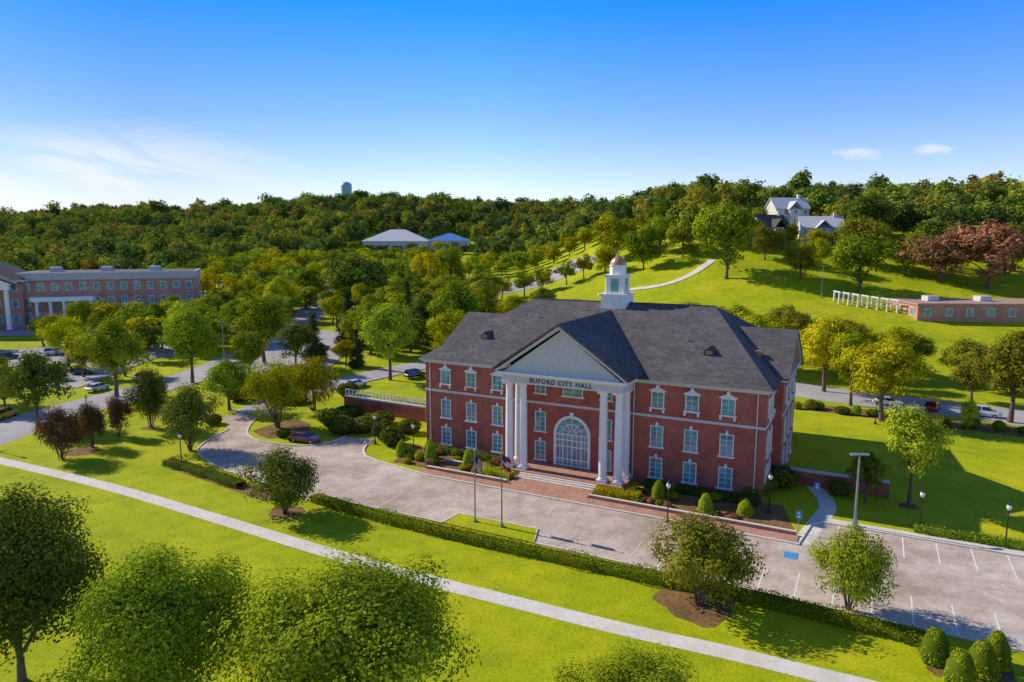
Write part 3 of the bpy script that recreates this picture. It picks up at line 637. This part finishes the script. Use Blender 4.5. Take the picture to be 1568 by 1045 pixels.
def shrub_mesh(name,seed,shape,n,leaf):
    rng=np.random.default_rng(seed); d=unit(rng,n)
    if shape=='round': P=d*np.array([.5,.5,.5])*(.86+.16*rng.uniform(0,1,(n,1)))+np.array([0,0,.5])
    elif shape=='cone':
        t=rng.uniform(0,1,n)**1.25; a=rng.uniform(0,6.28,n); r_=.5*np.sqrt(np.clip(1-t,0,1))*np.minimum(1,.75+t*2)*rng.uniform(.85,1.03,n); P=np.stack([r_*np.cos(a),r_*np.sin(a),t],1); d=np.stack([np.cos(a),np.sin(a),.35+0*a],1)
        d/=np.linalg.norm(d,axis=1,keepdims=True)
    P*=1+.07*np.sin(P[:,[0]]*14+seed)*np.cos(P[:,[1]]*11)
    Nn=d+unit(rng,n)*.6; Nn/=np.linalg.norm(Nn,axis=1,keepdims=True)
    V,F,T=leaves(rng,P,Nn,leaf,rng.uniform(0,1,n))
    A=np.arange(8)*math.pi/4
    prof=[(.3,0),(.41,.25),(.38,.6),(.15,.85)]
    if shape=='round': prof=[(.2,.08),(.4,.3),(.4,.68),(.18,.9)]
    cv=np.array([(r_*math.cos(a),r_*math.sin(a),z) for r_,z in prof for a in A]); cf=np.array([(j*8+k,j*8+(k+1)%8,(j+1)*8+(k+1)%8,(j+1)*8+k) for j in range(3) for k in range(8)])
    return qmesh(name,np.concatenate([V,cv]),np.concatenate([F,cf+len(V)]),np.ones(len(F)+len(cf)),np.concatenate([T,np.zeros(len(cv))]),[M['bark'],LM['green']])
SH={'round':[shrub_mesh('round_shrub_mesh%d'%i,i,'round',1500,.085) for i in range(2)],'cone':[shrub_mesh('cone_shrub_mesh%d'%i,5+i,'cone',3200,.055) for i in range(2)]}
def shrub(kind,x,y,h,w_,col,name):
    o=bpy.data.objects.new(name,random.choice(SH[kind])); o.location=(x,y,tz(x,y)-.05); o.scale=(w_,w_*random.uniform(.9,1.1),h); o.rotation_euler=(0,0,random.uniform(0,6)); link(o)
    o.material_slots[1].link='OBJECT'; o.material_slots[1].material=LM[col]; return o
for x,y in ((28.4,43.1),(28.5,40.6),(30.6,41.6),(32.2,42.6)): shrub('cone',x,y,2.5,2.1,'green','topiary_shrub')
for x,y,h in ((-10.4,85.8,3.0),(-5.4,83.2,2.6),(16,72.5,2.4),(20.1,68.8,2.2),(-14.5,88.2,2.2),(24,68.2,1.8)): shrub('cone',x,y,h,1.8,'light','holly_shrub')
rs=random.Random(3)
for i in range(44):
    side=-1 if i%2 else 1; lx=side*rs.uniform(9,21)+x0; ly=rs.uniform(-6.9,-1)
    shrub('round',*lw(lx,ly),rs.uniform(.5,1.1),rs.uniform(.8,1.6),rs.choice(['yellow','green','dark','light','autumn']),'flower_bed_shrub')
for x,y,h,w_ in [(-25,99,2.6,4.5),(-22,100,2.2,4),(-28,104,2.5,4),(-33,97,1.2,2),(-31,95,1,1.6),(-18.5,97,2.5,3.6),(-16.5,93,2.6,3.4),(-20,104,2,4),(-38,118,1.6,5),(-26,108,2,5),(-46,104,1.6,2.6),(-48,120,3,5),(31,77,2.4,4),(28,75,2,3.4),(36.5,74,1.6,2.4),(26.5,73.3,2,3),(-15,99,2.2,3),(-52,128,3,5),(-46,128,3,5),(-41,136,3,5),(-30,124,2.4,4)]:
    shrub('round',x,y,h,w_,'dark','evergreen_shrub')
for i in range(30):
    t_=i/29; shrub('round',48+t_*60+rs.uniform(-1,1),115-t_*36+rs.uniform(-1.5,1.5),rs.uniform(.7,1.8),rs.uniform(1.2,2.6),rs.choice(['green','dark','olive','autumn','yellow']),'roadside_shrub')
def hedge(name,pts,w_,h,col,leaf=.13,dens=60,seed=1):
    rng=np.random.default_rng(seed); pts=resample(smooth_line(pts,1),1.0)
    L=sum(math.dist(a,b) for a,b in zip(pts[:-1],pts[1:])); n=int(L*(2*h+w_)*dens)
    P=np.array(pts); seg=rng.integers(0,len(pts)-1,n); t=rng.uniform(0,1,(n,1)); base=P[seg]*(1-t)+P[seg+1]*t
    d=P[seg+1]-P[seg]; d/=np.linalg.norm(d,axis=1,keepdims=True); nr=np.stack([-d[:,1],d[:,0]],1)
    q=rng.uniform(0,1,n)*(2*h+w_); off=np.where(q<h,-w_/2,np.where(q<h+w_,q-h-w_/2,w_/2)); z=np.where(q<h,q,np.where(q<h+w_,h,2*h+w_-q))
    wob=.10*np.sin(base[:,0]*1.3)+.10*np.sin(base[:,1]*2.1+1)
    pos=np.concatenate([base+nr*(off*(1+wob*1.5))[:,None],(z*(1+wob))[:,None]],1)+rng.normal(size=(n,3))*.05
    Nn=np.where((q<h)[:,None],np.concatenate([-nr,np.zeros((n,1))],1),np.where((q<h+w_)[:,None],np.array([[0,0,1.]]),np.concatenate([nr,np.zeros((n,1))],1)))+unit(rng,n)*.6
    Nn/=np.linalg.norm(Nn,axis=1,keepdims=True)
    V,F,T=leaves(rng,pos,Nn,leaf,rng.uniform(0,1,n))
    a_=offs(pts,w_*.42); b_=offs(pts,-w_*.42); cv=[];cf=[]
    for i in range(len(pts)): cv+=[(*a_[i],0),(*a_[i],h*.8),(*b_[i],h*.8),(*b_[i],0)]
    for i in range(len(pts)-1):
        k=i*4; cf+=[(k,k+1,k+5,k+4),(k+1,k+2,k+6,k+5),(k+2,k+3,k+7,k+6)]
    cv=np.array(cv);cf=np.array(cf)
    me=qmesh(name,np.concatenate([V,cv]),np.concatenate([F,cf+len(V)]),np.zeros(len(F)+len(cf)),np.concatenate([T,np.full(len(cv),.1)]),[LM[col]])
    link(bpy.data.objects.new(name,me))
hedge('clipped_hedge',[(-21.5,72.2),(-15,67.9),(-5.2,62.4),(2.7,58.5),(10.9,54.4),(18.8,51),(24.7,47.6),(29.2,44.8)],1.4,.85,'green')
hedge('clipped_hedge',[(-43.5,84.5),(-40,82.5),(-36,79.8),(-31,76.2)],1.6,.8,'dark',seed=2)
hedge('clipped_hedge',[lw(-10.5,-5.9),lw(-5.6,-5.9)],1.5,.9,'yellow',seed=3)
hedge('clipped_hedge',[lw(4.9,-5.9),lw(10,-5.9)],1.5,.9,'yellow',seed=4)
hedge('clipped_hedge',[lw(-21,-1.2),lw(-9.5,-1.2)],1.0,.9,'dark',seed=5)
hedge('clipped_hedge',[lw(9.2,-1.2),lw(21.6,-1.2)],1.0,.9,'dark',seed=6)
hedge('clipped_hedge',[(-27,117),(-14,112)],1.2,1.2,'dark',seed=7)
hedge('clipped_hedge',[lw(36,-1),lw(50,-1)],1.2,.7,'green',seed=8)
# ---- distant forest: one object instancing prototypes
fc=bpy.data.collections.new('forest_prototypes')
for i,mt_ in enumerate(['far','far','farl','fard','far','farl','faro','fard','far']):
    me=tree_mesh(f'forest_proto{i}',200+i,16,14,.05,30,850,1.25,crs=(.22,.38),mat=mt_)
    o_=bpy.data.objects.new(f'forest_tree_{i}',me); fc.objects.link(o_)
rng=np.random.default_rng(5)
gx,gy=np.meshgrid(np.arange(-760,760,10),np.arange(200,860,10)); P=np.stack([gx.ravel(),gy.ravel()],1)+rng.uniform(-4.5,4.5,(gx.size,2))
x,y=P[:,0],P[:,1]
vis=(np.abs(x)<.86*y+25)
left=(y>402)&(x<140)&(y<745); leftmid=(x<-152)&(y>280)&(y<=402)
right=((x>64)&(y>262)&(y<400))|((x>20)&(x<=64)&(y>400)&(y<450))|((x>50)&(y>300)&(y<400))
rfar=(x>150)&(y>238)&(y<400)
cb_=((x>-110)&(x<-18)&(y>395)&(y<520))
hs=((x>86)&(x<130)&(y<277))|((np.abs(x-113)<11)&(np.abs(y-287)<12))
mk=vis&(left|leftmid|right|rfar)&~cb_&~hs
P=P[mk]; n=len(P); Zt=terr(P[:,0],P[:,1])-.5
me=bpy.data.meshes.new('distant_forest'); me.from_pydata(np.column_stack([P,Zt]).tolist(),[],[])
sc=rng.uniform(.6,1.12,n)+.35*(rng.uniform(0,1,n)>.94); sc=np.where(P[:,0]>64,sc*.9,sc); a=me.attributes.new('sc','FLOAT_VECTOR','POINT'); a.data.foreach_set('vector',np.column_stack([sc*rng.uniform(.8,1.2,n),sc*rng.uniform(.8,1.2,n),sc]).astype(np.float32).ravel())
a=me.attributes.new('rt','FLOAT_VECTOR','POINT'); a.data.foreach_set('vector',np.column_stack([np.zeros(n),np.zeros(n),rng.uniform(0,6.28,n)]).astype(np.float32).ravel())
fo=bpy.data.objects.new('distant_forest',me); link(fo)
ng=bpy.data.node_groups.new('forest_scatter','GeometryNodeTree')
ng.interface.new_socket('Geometry',in_out='INPUT',socket_type='NodeSocketGeometry'); ng.interface.new_socket('Geometry',in_out='OUTPUT',socket_type='NodeSocketGeometry')
gi=ng.nodes.new('NodeGroupInput'); go=ng.nodes.new('NodeGroupOutput'); mp=ng.nodes.new('GeometryNodeMeshToPoints'); ip=ng.nodes.new('GeometryNodeInstanceOnPoints')
ci=ng.nodes.new('GeometryNodeCollectionInfo'); ci.inputs['Collection'].default_value=fc; ci.inputs['Separate Children'].default_value=True; ci.inputs['Reset Children'].default_value=True
ip.inputs['Pick Instance'].default_value=True
a1=ng.nodes.new('GeometryNodeInputNamedAttribute'); a1.data_type='FLOAT_VECTOR'; a1.inputs['Name'].default_value='sc'
a2=ng.nodes.new('GeometryNodeInputNamedAttribute'); a2.data_type='FLOAT_VECTOR'; a2.inputs['Name'].default_value='rt'
rv=ng.nodes.new('FunctionNodeRandomValue'); rv.data_type='INT'
for s_i in rv.inputs:
    if s_i.type=='INT' and s_i.name=='Min': s_i.default_value=0
    if s_i.type=='INT' and s_i.name=='Max': s_i.default_value=8
lk=ng.links.new
lk([q for q in rv.outputs if q.type=='INT'][0],ip.inputs['Instance Index'])
lk(gi.outputs[0],mp.inputs['Mesh']); lk(mp.outputs[0],ip.inputs['Points']); lk(ci.outputs[0],ip.inputs['Instance']); lk(a1.outputs['Attribute'],ip.inputs['Scale']); lk(a2.outputs['Attribute'],ip.inputs['Rotation']); lk(ip.outputs[0],go.inputs[0])
md=fo.modifiers.new('scatter','NODES'); md.node_group=ng
# ---------------------------------------------------------------- vehicles & street furniture
def car(x,y,rot,col,kind='sedan'):
    z=tz(x,y)+.03+(.12*min(1,max(0,(y-118)/15))); e=empty({'sedan':'parked_car','suv':'parked_suv','van':'parked_van'}[kind],(x,y,z),rot)
    Lc,Wd=(4.6,.9) if kind=='sedan' else (4.8,.95); b=MB(); P=CARM[col]
    belt=.92 if kind=='sedan' else 1.08; top=1.42 if kind=='sedan' else (1.75 if kind=='suv' else 2.0)
    st=[(-Lc/2,.42,.72,.8),(-Lc/2+.18,.25,belt-.1,.95),(-1.3,.22,belt,1),(0,.22,belt,1),(1.0,.22,belt-.02,1),(Lc/2-.5,.24,belt-.16,.97),(Lc/2-.08,.32,belt-.3,.86),(Lc/2,.42,.6,.78)]
    vs=[];fs=[]
    for sx,zl,zh,wk in st: ww=Wd*wk; vs+=[(sx,-ww*.94,zl),(sx,-ww,(zl+zh)/2),(sx,-ww*.92,zh),(sx,ww*.92,zh),(sx,ww,(zl+zh)/2),(sx,ww*.94,zl)]
    for i in range(len(st)-1):
        for k in range(6): fs.append((i*6+k,i*6+(k+1)%6,(i+1)*6+(k+1)%6,(i+1)*6+k))
    fs+= [tuple(range(6)),tuple((len(st)-1)*6+k for k in range(6))[::-1]]; b.add(vs,fs,P); b.obj('body',e,bevel=.04)
    c=MB(); r0,r1,f0,f1=(-1.75,-1.1,.35,1.05) if kind=='sedan' else (-2.25,-2.0,.5,1.15)
    w1,w2=Wd*.9,Wd*.72
    c.add([(r0,-w1,belt-.03),(f1,-w1,belt-.03),(f1,w1,belt-.03),(r0,w1,belt-.03),(r1,-w2,top-.06),(f0,-w2,top-.06),(f0,w2,top-.06),(r1,w2,top-.06)],[(0,1,5,4),(1,2,6,5),(2,3,7,6),(3,0,4,7),(4,5,6,7)],M['carglass']); c.obj('windows',e)
    r=MB(); r.add([(r1-.05,-w2-.03,top-.07),(f0+.05,-w2-.03,top-.07),(f0+.05,w2+.03,top-.07),(r1-.05,w2+.03,top-.07),(r1+.1,-w2+.08,top),(f0-.1,-w2+.08,top),(f0-.1,w2-.08,top),(r1+.1,w2-.08,top)],[(0,3,2,1),(0,1,5,4),(1,2,6,5),(2,3,7,6),(3,0,4,7),(4,5,6,7)],P)
    for s in (-1,1): r.add([(-.45,s*w1*1.01,belt-.05),(-.33,s*w1*1.01,belt-.05),(-.33,s*(w2+.02),top-.05),(-.45,s*(w2+.02),top-.05)],[(0,1,2,3)],P)
    r.obj('roof_panel',e)
    wh=MB()
    for sx in (-1.4,1.42):
        for s in (-1,1):
            A=[2*math.pi*k/16 for k in range(16)]; vs=[]
            for yy,rr in ((s*(Wd-.2),.33),(s*(Wd+.01),.33),(s*(Wd+.015),.2)): vs+=[(sx+rr*math.cos(a_),yy,.33+rr*math.sin(a_)) for a_ in A]
            wh.add(vs,[(k,(k+1)%16,16+(k+1)%16,16+k) for k in range(16)]+[(16+k,16+(k+1)%16,32+(k+1)%16,32+k) for k in range(16)],M['tyre']); wh.add(vs[32:],[tuple(range(16))],M['grey'])
    wh.obj('wheels',e)
car(-29,94.4,-.35,'dred'); car(-78,127.9,1.3,'white'); car(-74.5,138,1.25,'silver'); car(-19.8,139.5,.75,'black','suv'); car(64.6,116.5,-.55,'white'); car(70.3,113.2,.9,'red','suv'); car(76,108.8,-.6,'white','suv'); car(-81,107.7,1.57,'yellow','suv')
car(-60,150,1.5,'silver'); car(-48,165,.1,'white'); car(-48,172,.1,'black'); car(-55,186,.1,'silver'); car(-30,131,.9,'white'); car(86,102.5,-.6,'silver'); car(-110,165,.4,'white','suv'); car(-118,160,.4,'black'); car(-126,157,.4,'white'); car(-133,151,.4,'silver')
car(-90,136,.1,'white'); car(-90,143,.1,'black','suv'); car(-90,152,.1,'silver')
for i,c_ in enumerate(['white','silver','black','red','white','blue','silver','black']): car(-8+i*5.6,293+i*2.6+(i%2)*11,1.2,c_)
for i,c_ in enumerate(['white','silver','black','white']): car(-130+i*18,284,1.57,c_)
def lamp(x,y,h=4.0):
    mb=MB(); z=tz(x,y)
    mb.lathe(x,y,[(.2,z-.1),(.2,z+.25),(.12,z+.4),(.07,z+.6),(.055,z+h-.6),(.12,z+h-.5),(.05,z+h-.42)],M['black'],10)
    mb.lathe(x,y,[(.1,z+h-.42),(.2,z+h-.25),(.22,z+h-.1),(.15,z+h+.08)],M['globe'],12); mb.lathe(x,y,[(.2,z+h+.08),(.1,z+h+.2),(.02,z+h+.35)],M['black'],10)
    mb.obj('street_lamp')
for x,y in ((15.6,66.3),(26.7,68.8),(39.5,63.9),(45.5,60.6),(-19,93.3),(-41.5,84),(-66,105),(-50.5,121),(56,104),(-13,88.6),(-69,90)): lamp(x,y)
def tall_lamp(x,y,h):
    mb=MB(); z=tz(x,y); mb.lathe(x,y,[(.3,z-.1),(.3,z+.6),(.13,z+.62),(.09,z+h)],M['grey'],10)
    mb.box(x+.1,x+.9,y-.18,y+.18,z+h-.12,z+h+.06,M['grey']); mb.box(x-.9,x-.1,y-.18,y+.18,z+h-.12,z+h+.06,M['grey'])
    mb.obj('parking_lot_lamp')
tall_lamp(33.9,65.3,7.4); tall_lamp(-66.5,158,9); tall_lamp(92,206,9); tall_lamp(-100,208,9)
def flagmat(us):
    m,nt,b,o=newmat('us_flag_cloth' if us else 'state_flag_cloth')
    at=N(nt,'ShaderNodeAttribute',attribute_name='fuv'); sx=N(nt,'ShaderNodeSeparateXYZ'); nt.links.new(at.outputs['Vector'],sx.inputs[0])
    def mth(op,a,bv=None):
        q=N(nt,'ShaderNodeMath',operation=op); nt.links.new(a,q.inputs[0])
        if bv is not None:
            if hasattr(bv,'links'): nt.links.new(bv,q.inputs[1])
            else: q.inputs[1].default_value=bv
        return q.outputs[0]
    st=mth('GREATER_THAN',mth('FRACT',mth('MULTIPLY',sx.outputs[1],6.5 if us else 1.5)),.5)
    c=mixc(nt,(.55,.03,.05),(.75,.75,.75),st)
    can=mth('MULTIPLY',mth('LESS_THAN',sx.outputs[0],.42),mth('GREATER_THAN',sx.outputs[1],.46))
    nt.links.new(mixc(nt,c,(.02,.04,.2),can),b.inputs['Base Color']); b.inputs['Roughness'].default_value=.8; return m
def flagpole(x,y,h,us,dirx):
    e=empty('flagpole',(x,y,0)); mb=MB(); mb.lathe(0,0,[(.22,0),(.22,.3),(.08,.35),(.05,h)],M['grey'],10); mb.lathe(0,0,[(.01,h-.05),(.1,h+.05),(.01,h+.17)],M['copper'],10); mb.obj('pole',e)
    nu,nv=14,16; vs=[];uv=[];fs=[]
    for i in range(nu+1):
        for j in range(nv+1):
            u,v_=i/nu,j/nv; xx=.06+u*(.95); droop=(u**.7)*(.85)*(1-.2*v_)
            vs.append((dirx*xx,.22*math.sin(u*9+v_*2)*u**.5,h-.35-1.35*(1-v_)-droop)); uv.append((u,v_,0))
    for i in range(nu):
        for j in range(nv): a=i*(nv+1)+j; fs.append((a,a+nv+1,a+nv+2,a+1))
    me=bpy.data.meshes.new('flag'); me.from_pydata(vs,[],fs); me.materials.append(flagmat(us)); at=me.attributes.new('fuv','FLOAT_VECTOR','POINT'); at.data.foreach_set('vector',[k for q in uv for k in q])
    me.polygons.foreach_set('use_smooth',[True]*len(fs)); f=bpy.data.objects.new('flag',me); link(f,e)
flagpole(-3.7,66.3,7.4,True,.75); flagpole(-1.0,65.0,8.0,False,.9)
def sign(x,y):
    e=empty('accessible_parking_sign',(x,y,0),-TH); mb=MB(); mb.lathe(0,0,[(.04,0),(.04,2.2)],M['grey'],8); mb.obj('post',e)
    s=MB(); s.box(-.28,.28,-.06,-.041,1.5,2.3,M['bluepaint']); s.box(-.08,.08,-.07,-.0605,1.95,2.15,M['paint']); s.box(-.15,.15,-.07,-.0605,1.65,1.8,M['paint']); s.obj('panel',e)
sign(32.8,71.5); sign(27.6,63.6)
# ---------------------------------------------------------------- light
EL=math.radians(33); AZ=(-math.cos(math.radians(27)),math.sin(math.radians(27)))
sv=Vector((AZ[0]*math.cos(EL),AZ[1]*math.cos(EL),math.sin(EL)))
sl=bpy.data.lights.new('sun','SUN'); sl.energy=5.0; sl.angle=math.radians(.5); sl.color=(1,.92,.76)
so=bpy.data.objects.new('sun',sl); so.rotation_euler=sv.to_track_quat('Z','Y').to_euler(); link(so)
w=bpy.data.worlds.new('World'); SC.world=w; w.use_nodes=True; nt=w.node_tree; nt.nodes.clear()
out=N(nt,'ShaderNodeOutputWorld'); bg=N(nt,'ShaderNodeBackground'); bg.inputs[1].default_value=.115
sk=N(nt,'ShaderNodeTexSky'); sk.sky_type='NISHITA'; sk.sun_disc=False; sk.sun_elevation=EL; sk.sun_rotation=math.atan2(AZ[0],AZ[1]); sk.altitude=300; sk.air_density=1.0; sk.dust_density=.2; sk.ozone_density=2.0
tcn=N(nt,'ShaderNodeTexCoord'); sx=N(nt,'ShaderNodeSeparateXYZ'); nt.links.new(tcn.outputs['Generated'],sx.inputs[0])
tint=ramp(nt,[(0,(1.4,1.32,1.45)),(.07,(1.38,1.32,1.5)),(.16,(.85,1.12,1.7)),(.30,(.13,.95,2.4)),(.45,(.4,.95,1.8)),(.8,(.95,1.0,1.15))],sx.outputs[2])
skc=mixc(nt,sk.outputs[0],tint,1.0,'MULTIPLY')
ad_=N(nt,'ShaderNodeMath',operation='ADD'); nt.links.new(sx.outputs[0],ad_.inputs[0]); ad_.inputs[1].default_value=.6
skc=mixc(nt,skc,ramp(nt,[(.15,(.66,.66,.72)),(.55,(1,1,1))],ad_.outputs[0]),1.0,'MULTIPLY')
def mt(op,a,b_=None,c_=None,cl=False):
    q=N(nt,'ShaderNodeMath',operation=op); q.use_clamp=cl
    for i,vv in enumerate((a,b_,c_)):
        if vv is None: continue
        if hasattr(vv,'links'): nt.links.new(vv,q.inputs[i])
        else: q.inputs[i].default_value=vv
    return q.outputs[0]
def sm(v,a,b_):
    q=N(nt,'ShaderNodeMapRange',interpolation_type='SMOOTHSTEP'); nt.links.new(v,q.inputs[0]); q.inputs[1].default_value=a; q.inputs[2].default_value=b_; return q.outputs[0]
az=mt('DIVIDE',sx.outputs[0],mt('MAXIMUM',sx.outputs[1],.05)); el=mt('DIVIDE',sx.outputs[2],mt('MAXIMUM',sx.outputs[1],.05))
cv=N(nt,'ShaderNodeCombineXYZ'); nt.links.new(mt('MULTIPLY',az,3.6),cv.inputs[0]); nt.links.new(mt('MULTIPLY_ADD',el,20,mt('MULTIPLY',az,4.0)),cv.inputs[1])
nz=N(nt,'ShaderNodeTexNoise'); nz.inputs['Scale'].default_value=1.1; nz.inputs['Detail'].default_value=9; nz.inputs['Roughness'].default_value=.6; nz.inputs['Distortion'].default_value=.6; nt.links.new(cv.outputs[0],nz.inputs['Vector'])
m1=mt('MULTIPLY',sm(az,-.24,-.55),mt('MULTIPLY',sm(el,.18,.10),sm(el,.0,.03)))
cl1=mt('MULTIPLY',mt('MULTIPLY',sm(nz.outputs[0],.42,.66),m1),.75)
cv2=N(nt,'ShaderNodeCombineXYZ'); nt.links.new(mt('MULTIPLY',az,26),cv2.inputs[0]); nt.links.new(mt('MULTIPLY',el,90),cv2.inputs[1])
nz2=N(nt,'ShaderNodeTexNoise'); nz2.inputs['Scale'].default_value=1; nz2.inputs['Detail'].default_value=6; nt.links.new(cv2.outputs[0],nz2.inputs['Vector'])
def puff(a0,e0,wa,we,k):
    da=mt('DIVIDE',mt('SUBTRACT',az,a0),wa); de=mt('DIVIDE',mt('SUBTRACT',el,e0),we)
    d2=mt('ADD',mt('MULTIPLY',da,da),mt('MULTIPLY',de,de)); return mt('MULTIPLY',sm(mt('ADD',d2,mt('MULTIPLY',nz2.outputs[0],2.6)),2.3,.9),k)
fac=mt('MAXIMUM',cl1,mt('MAXIMUM',puff(.487,.120,.05,.010,.6),puff(.592,.126,.032,.010,.8)))
mxn=N(nt,'ShaderNodeMix',data_type='RGBA'); nt.links.new(fac,mxn.inputs[0]); nt.links.new(skc,mxn.inputs[6]); mxn.inputs[7].default_value=(8.2,8.3,8.5,1)
nt.links.new(mxn.outputs[2],bg.inputs[0]); nt.links.new(bg.outputs[0],out.inputs[0])
# ---------------------------------------------------------------- camera
c=bpy.data.cameras.new('camera'); c.sensor_width=36; c.lens=36*1061.7/1568; c.clip_end=9000; c.clip_start=.5
o=bpy.data.objects.new('camera',c); link(o); o.location=(0,0,28); o.rotation_euler=(math.pi/2-.1438,0,0); SC.camera=o
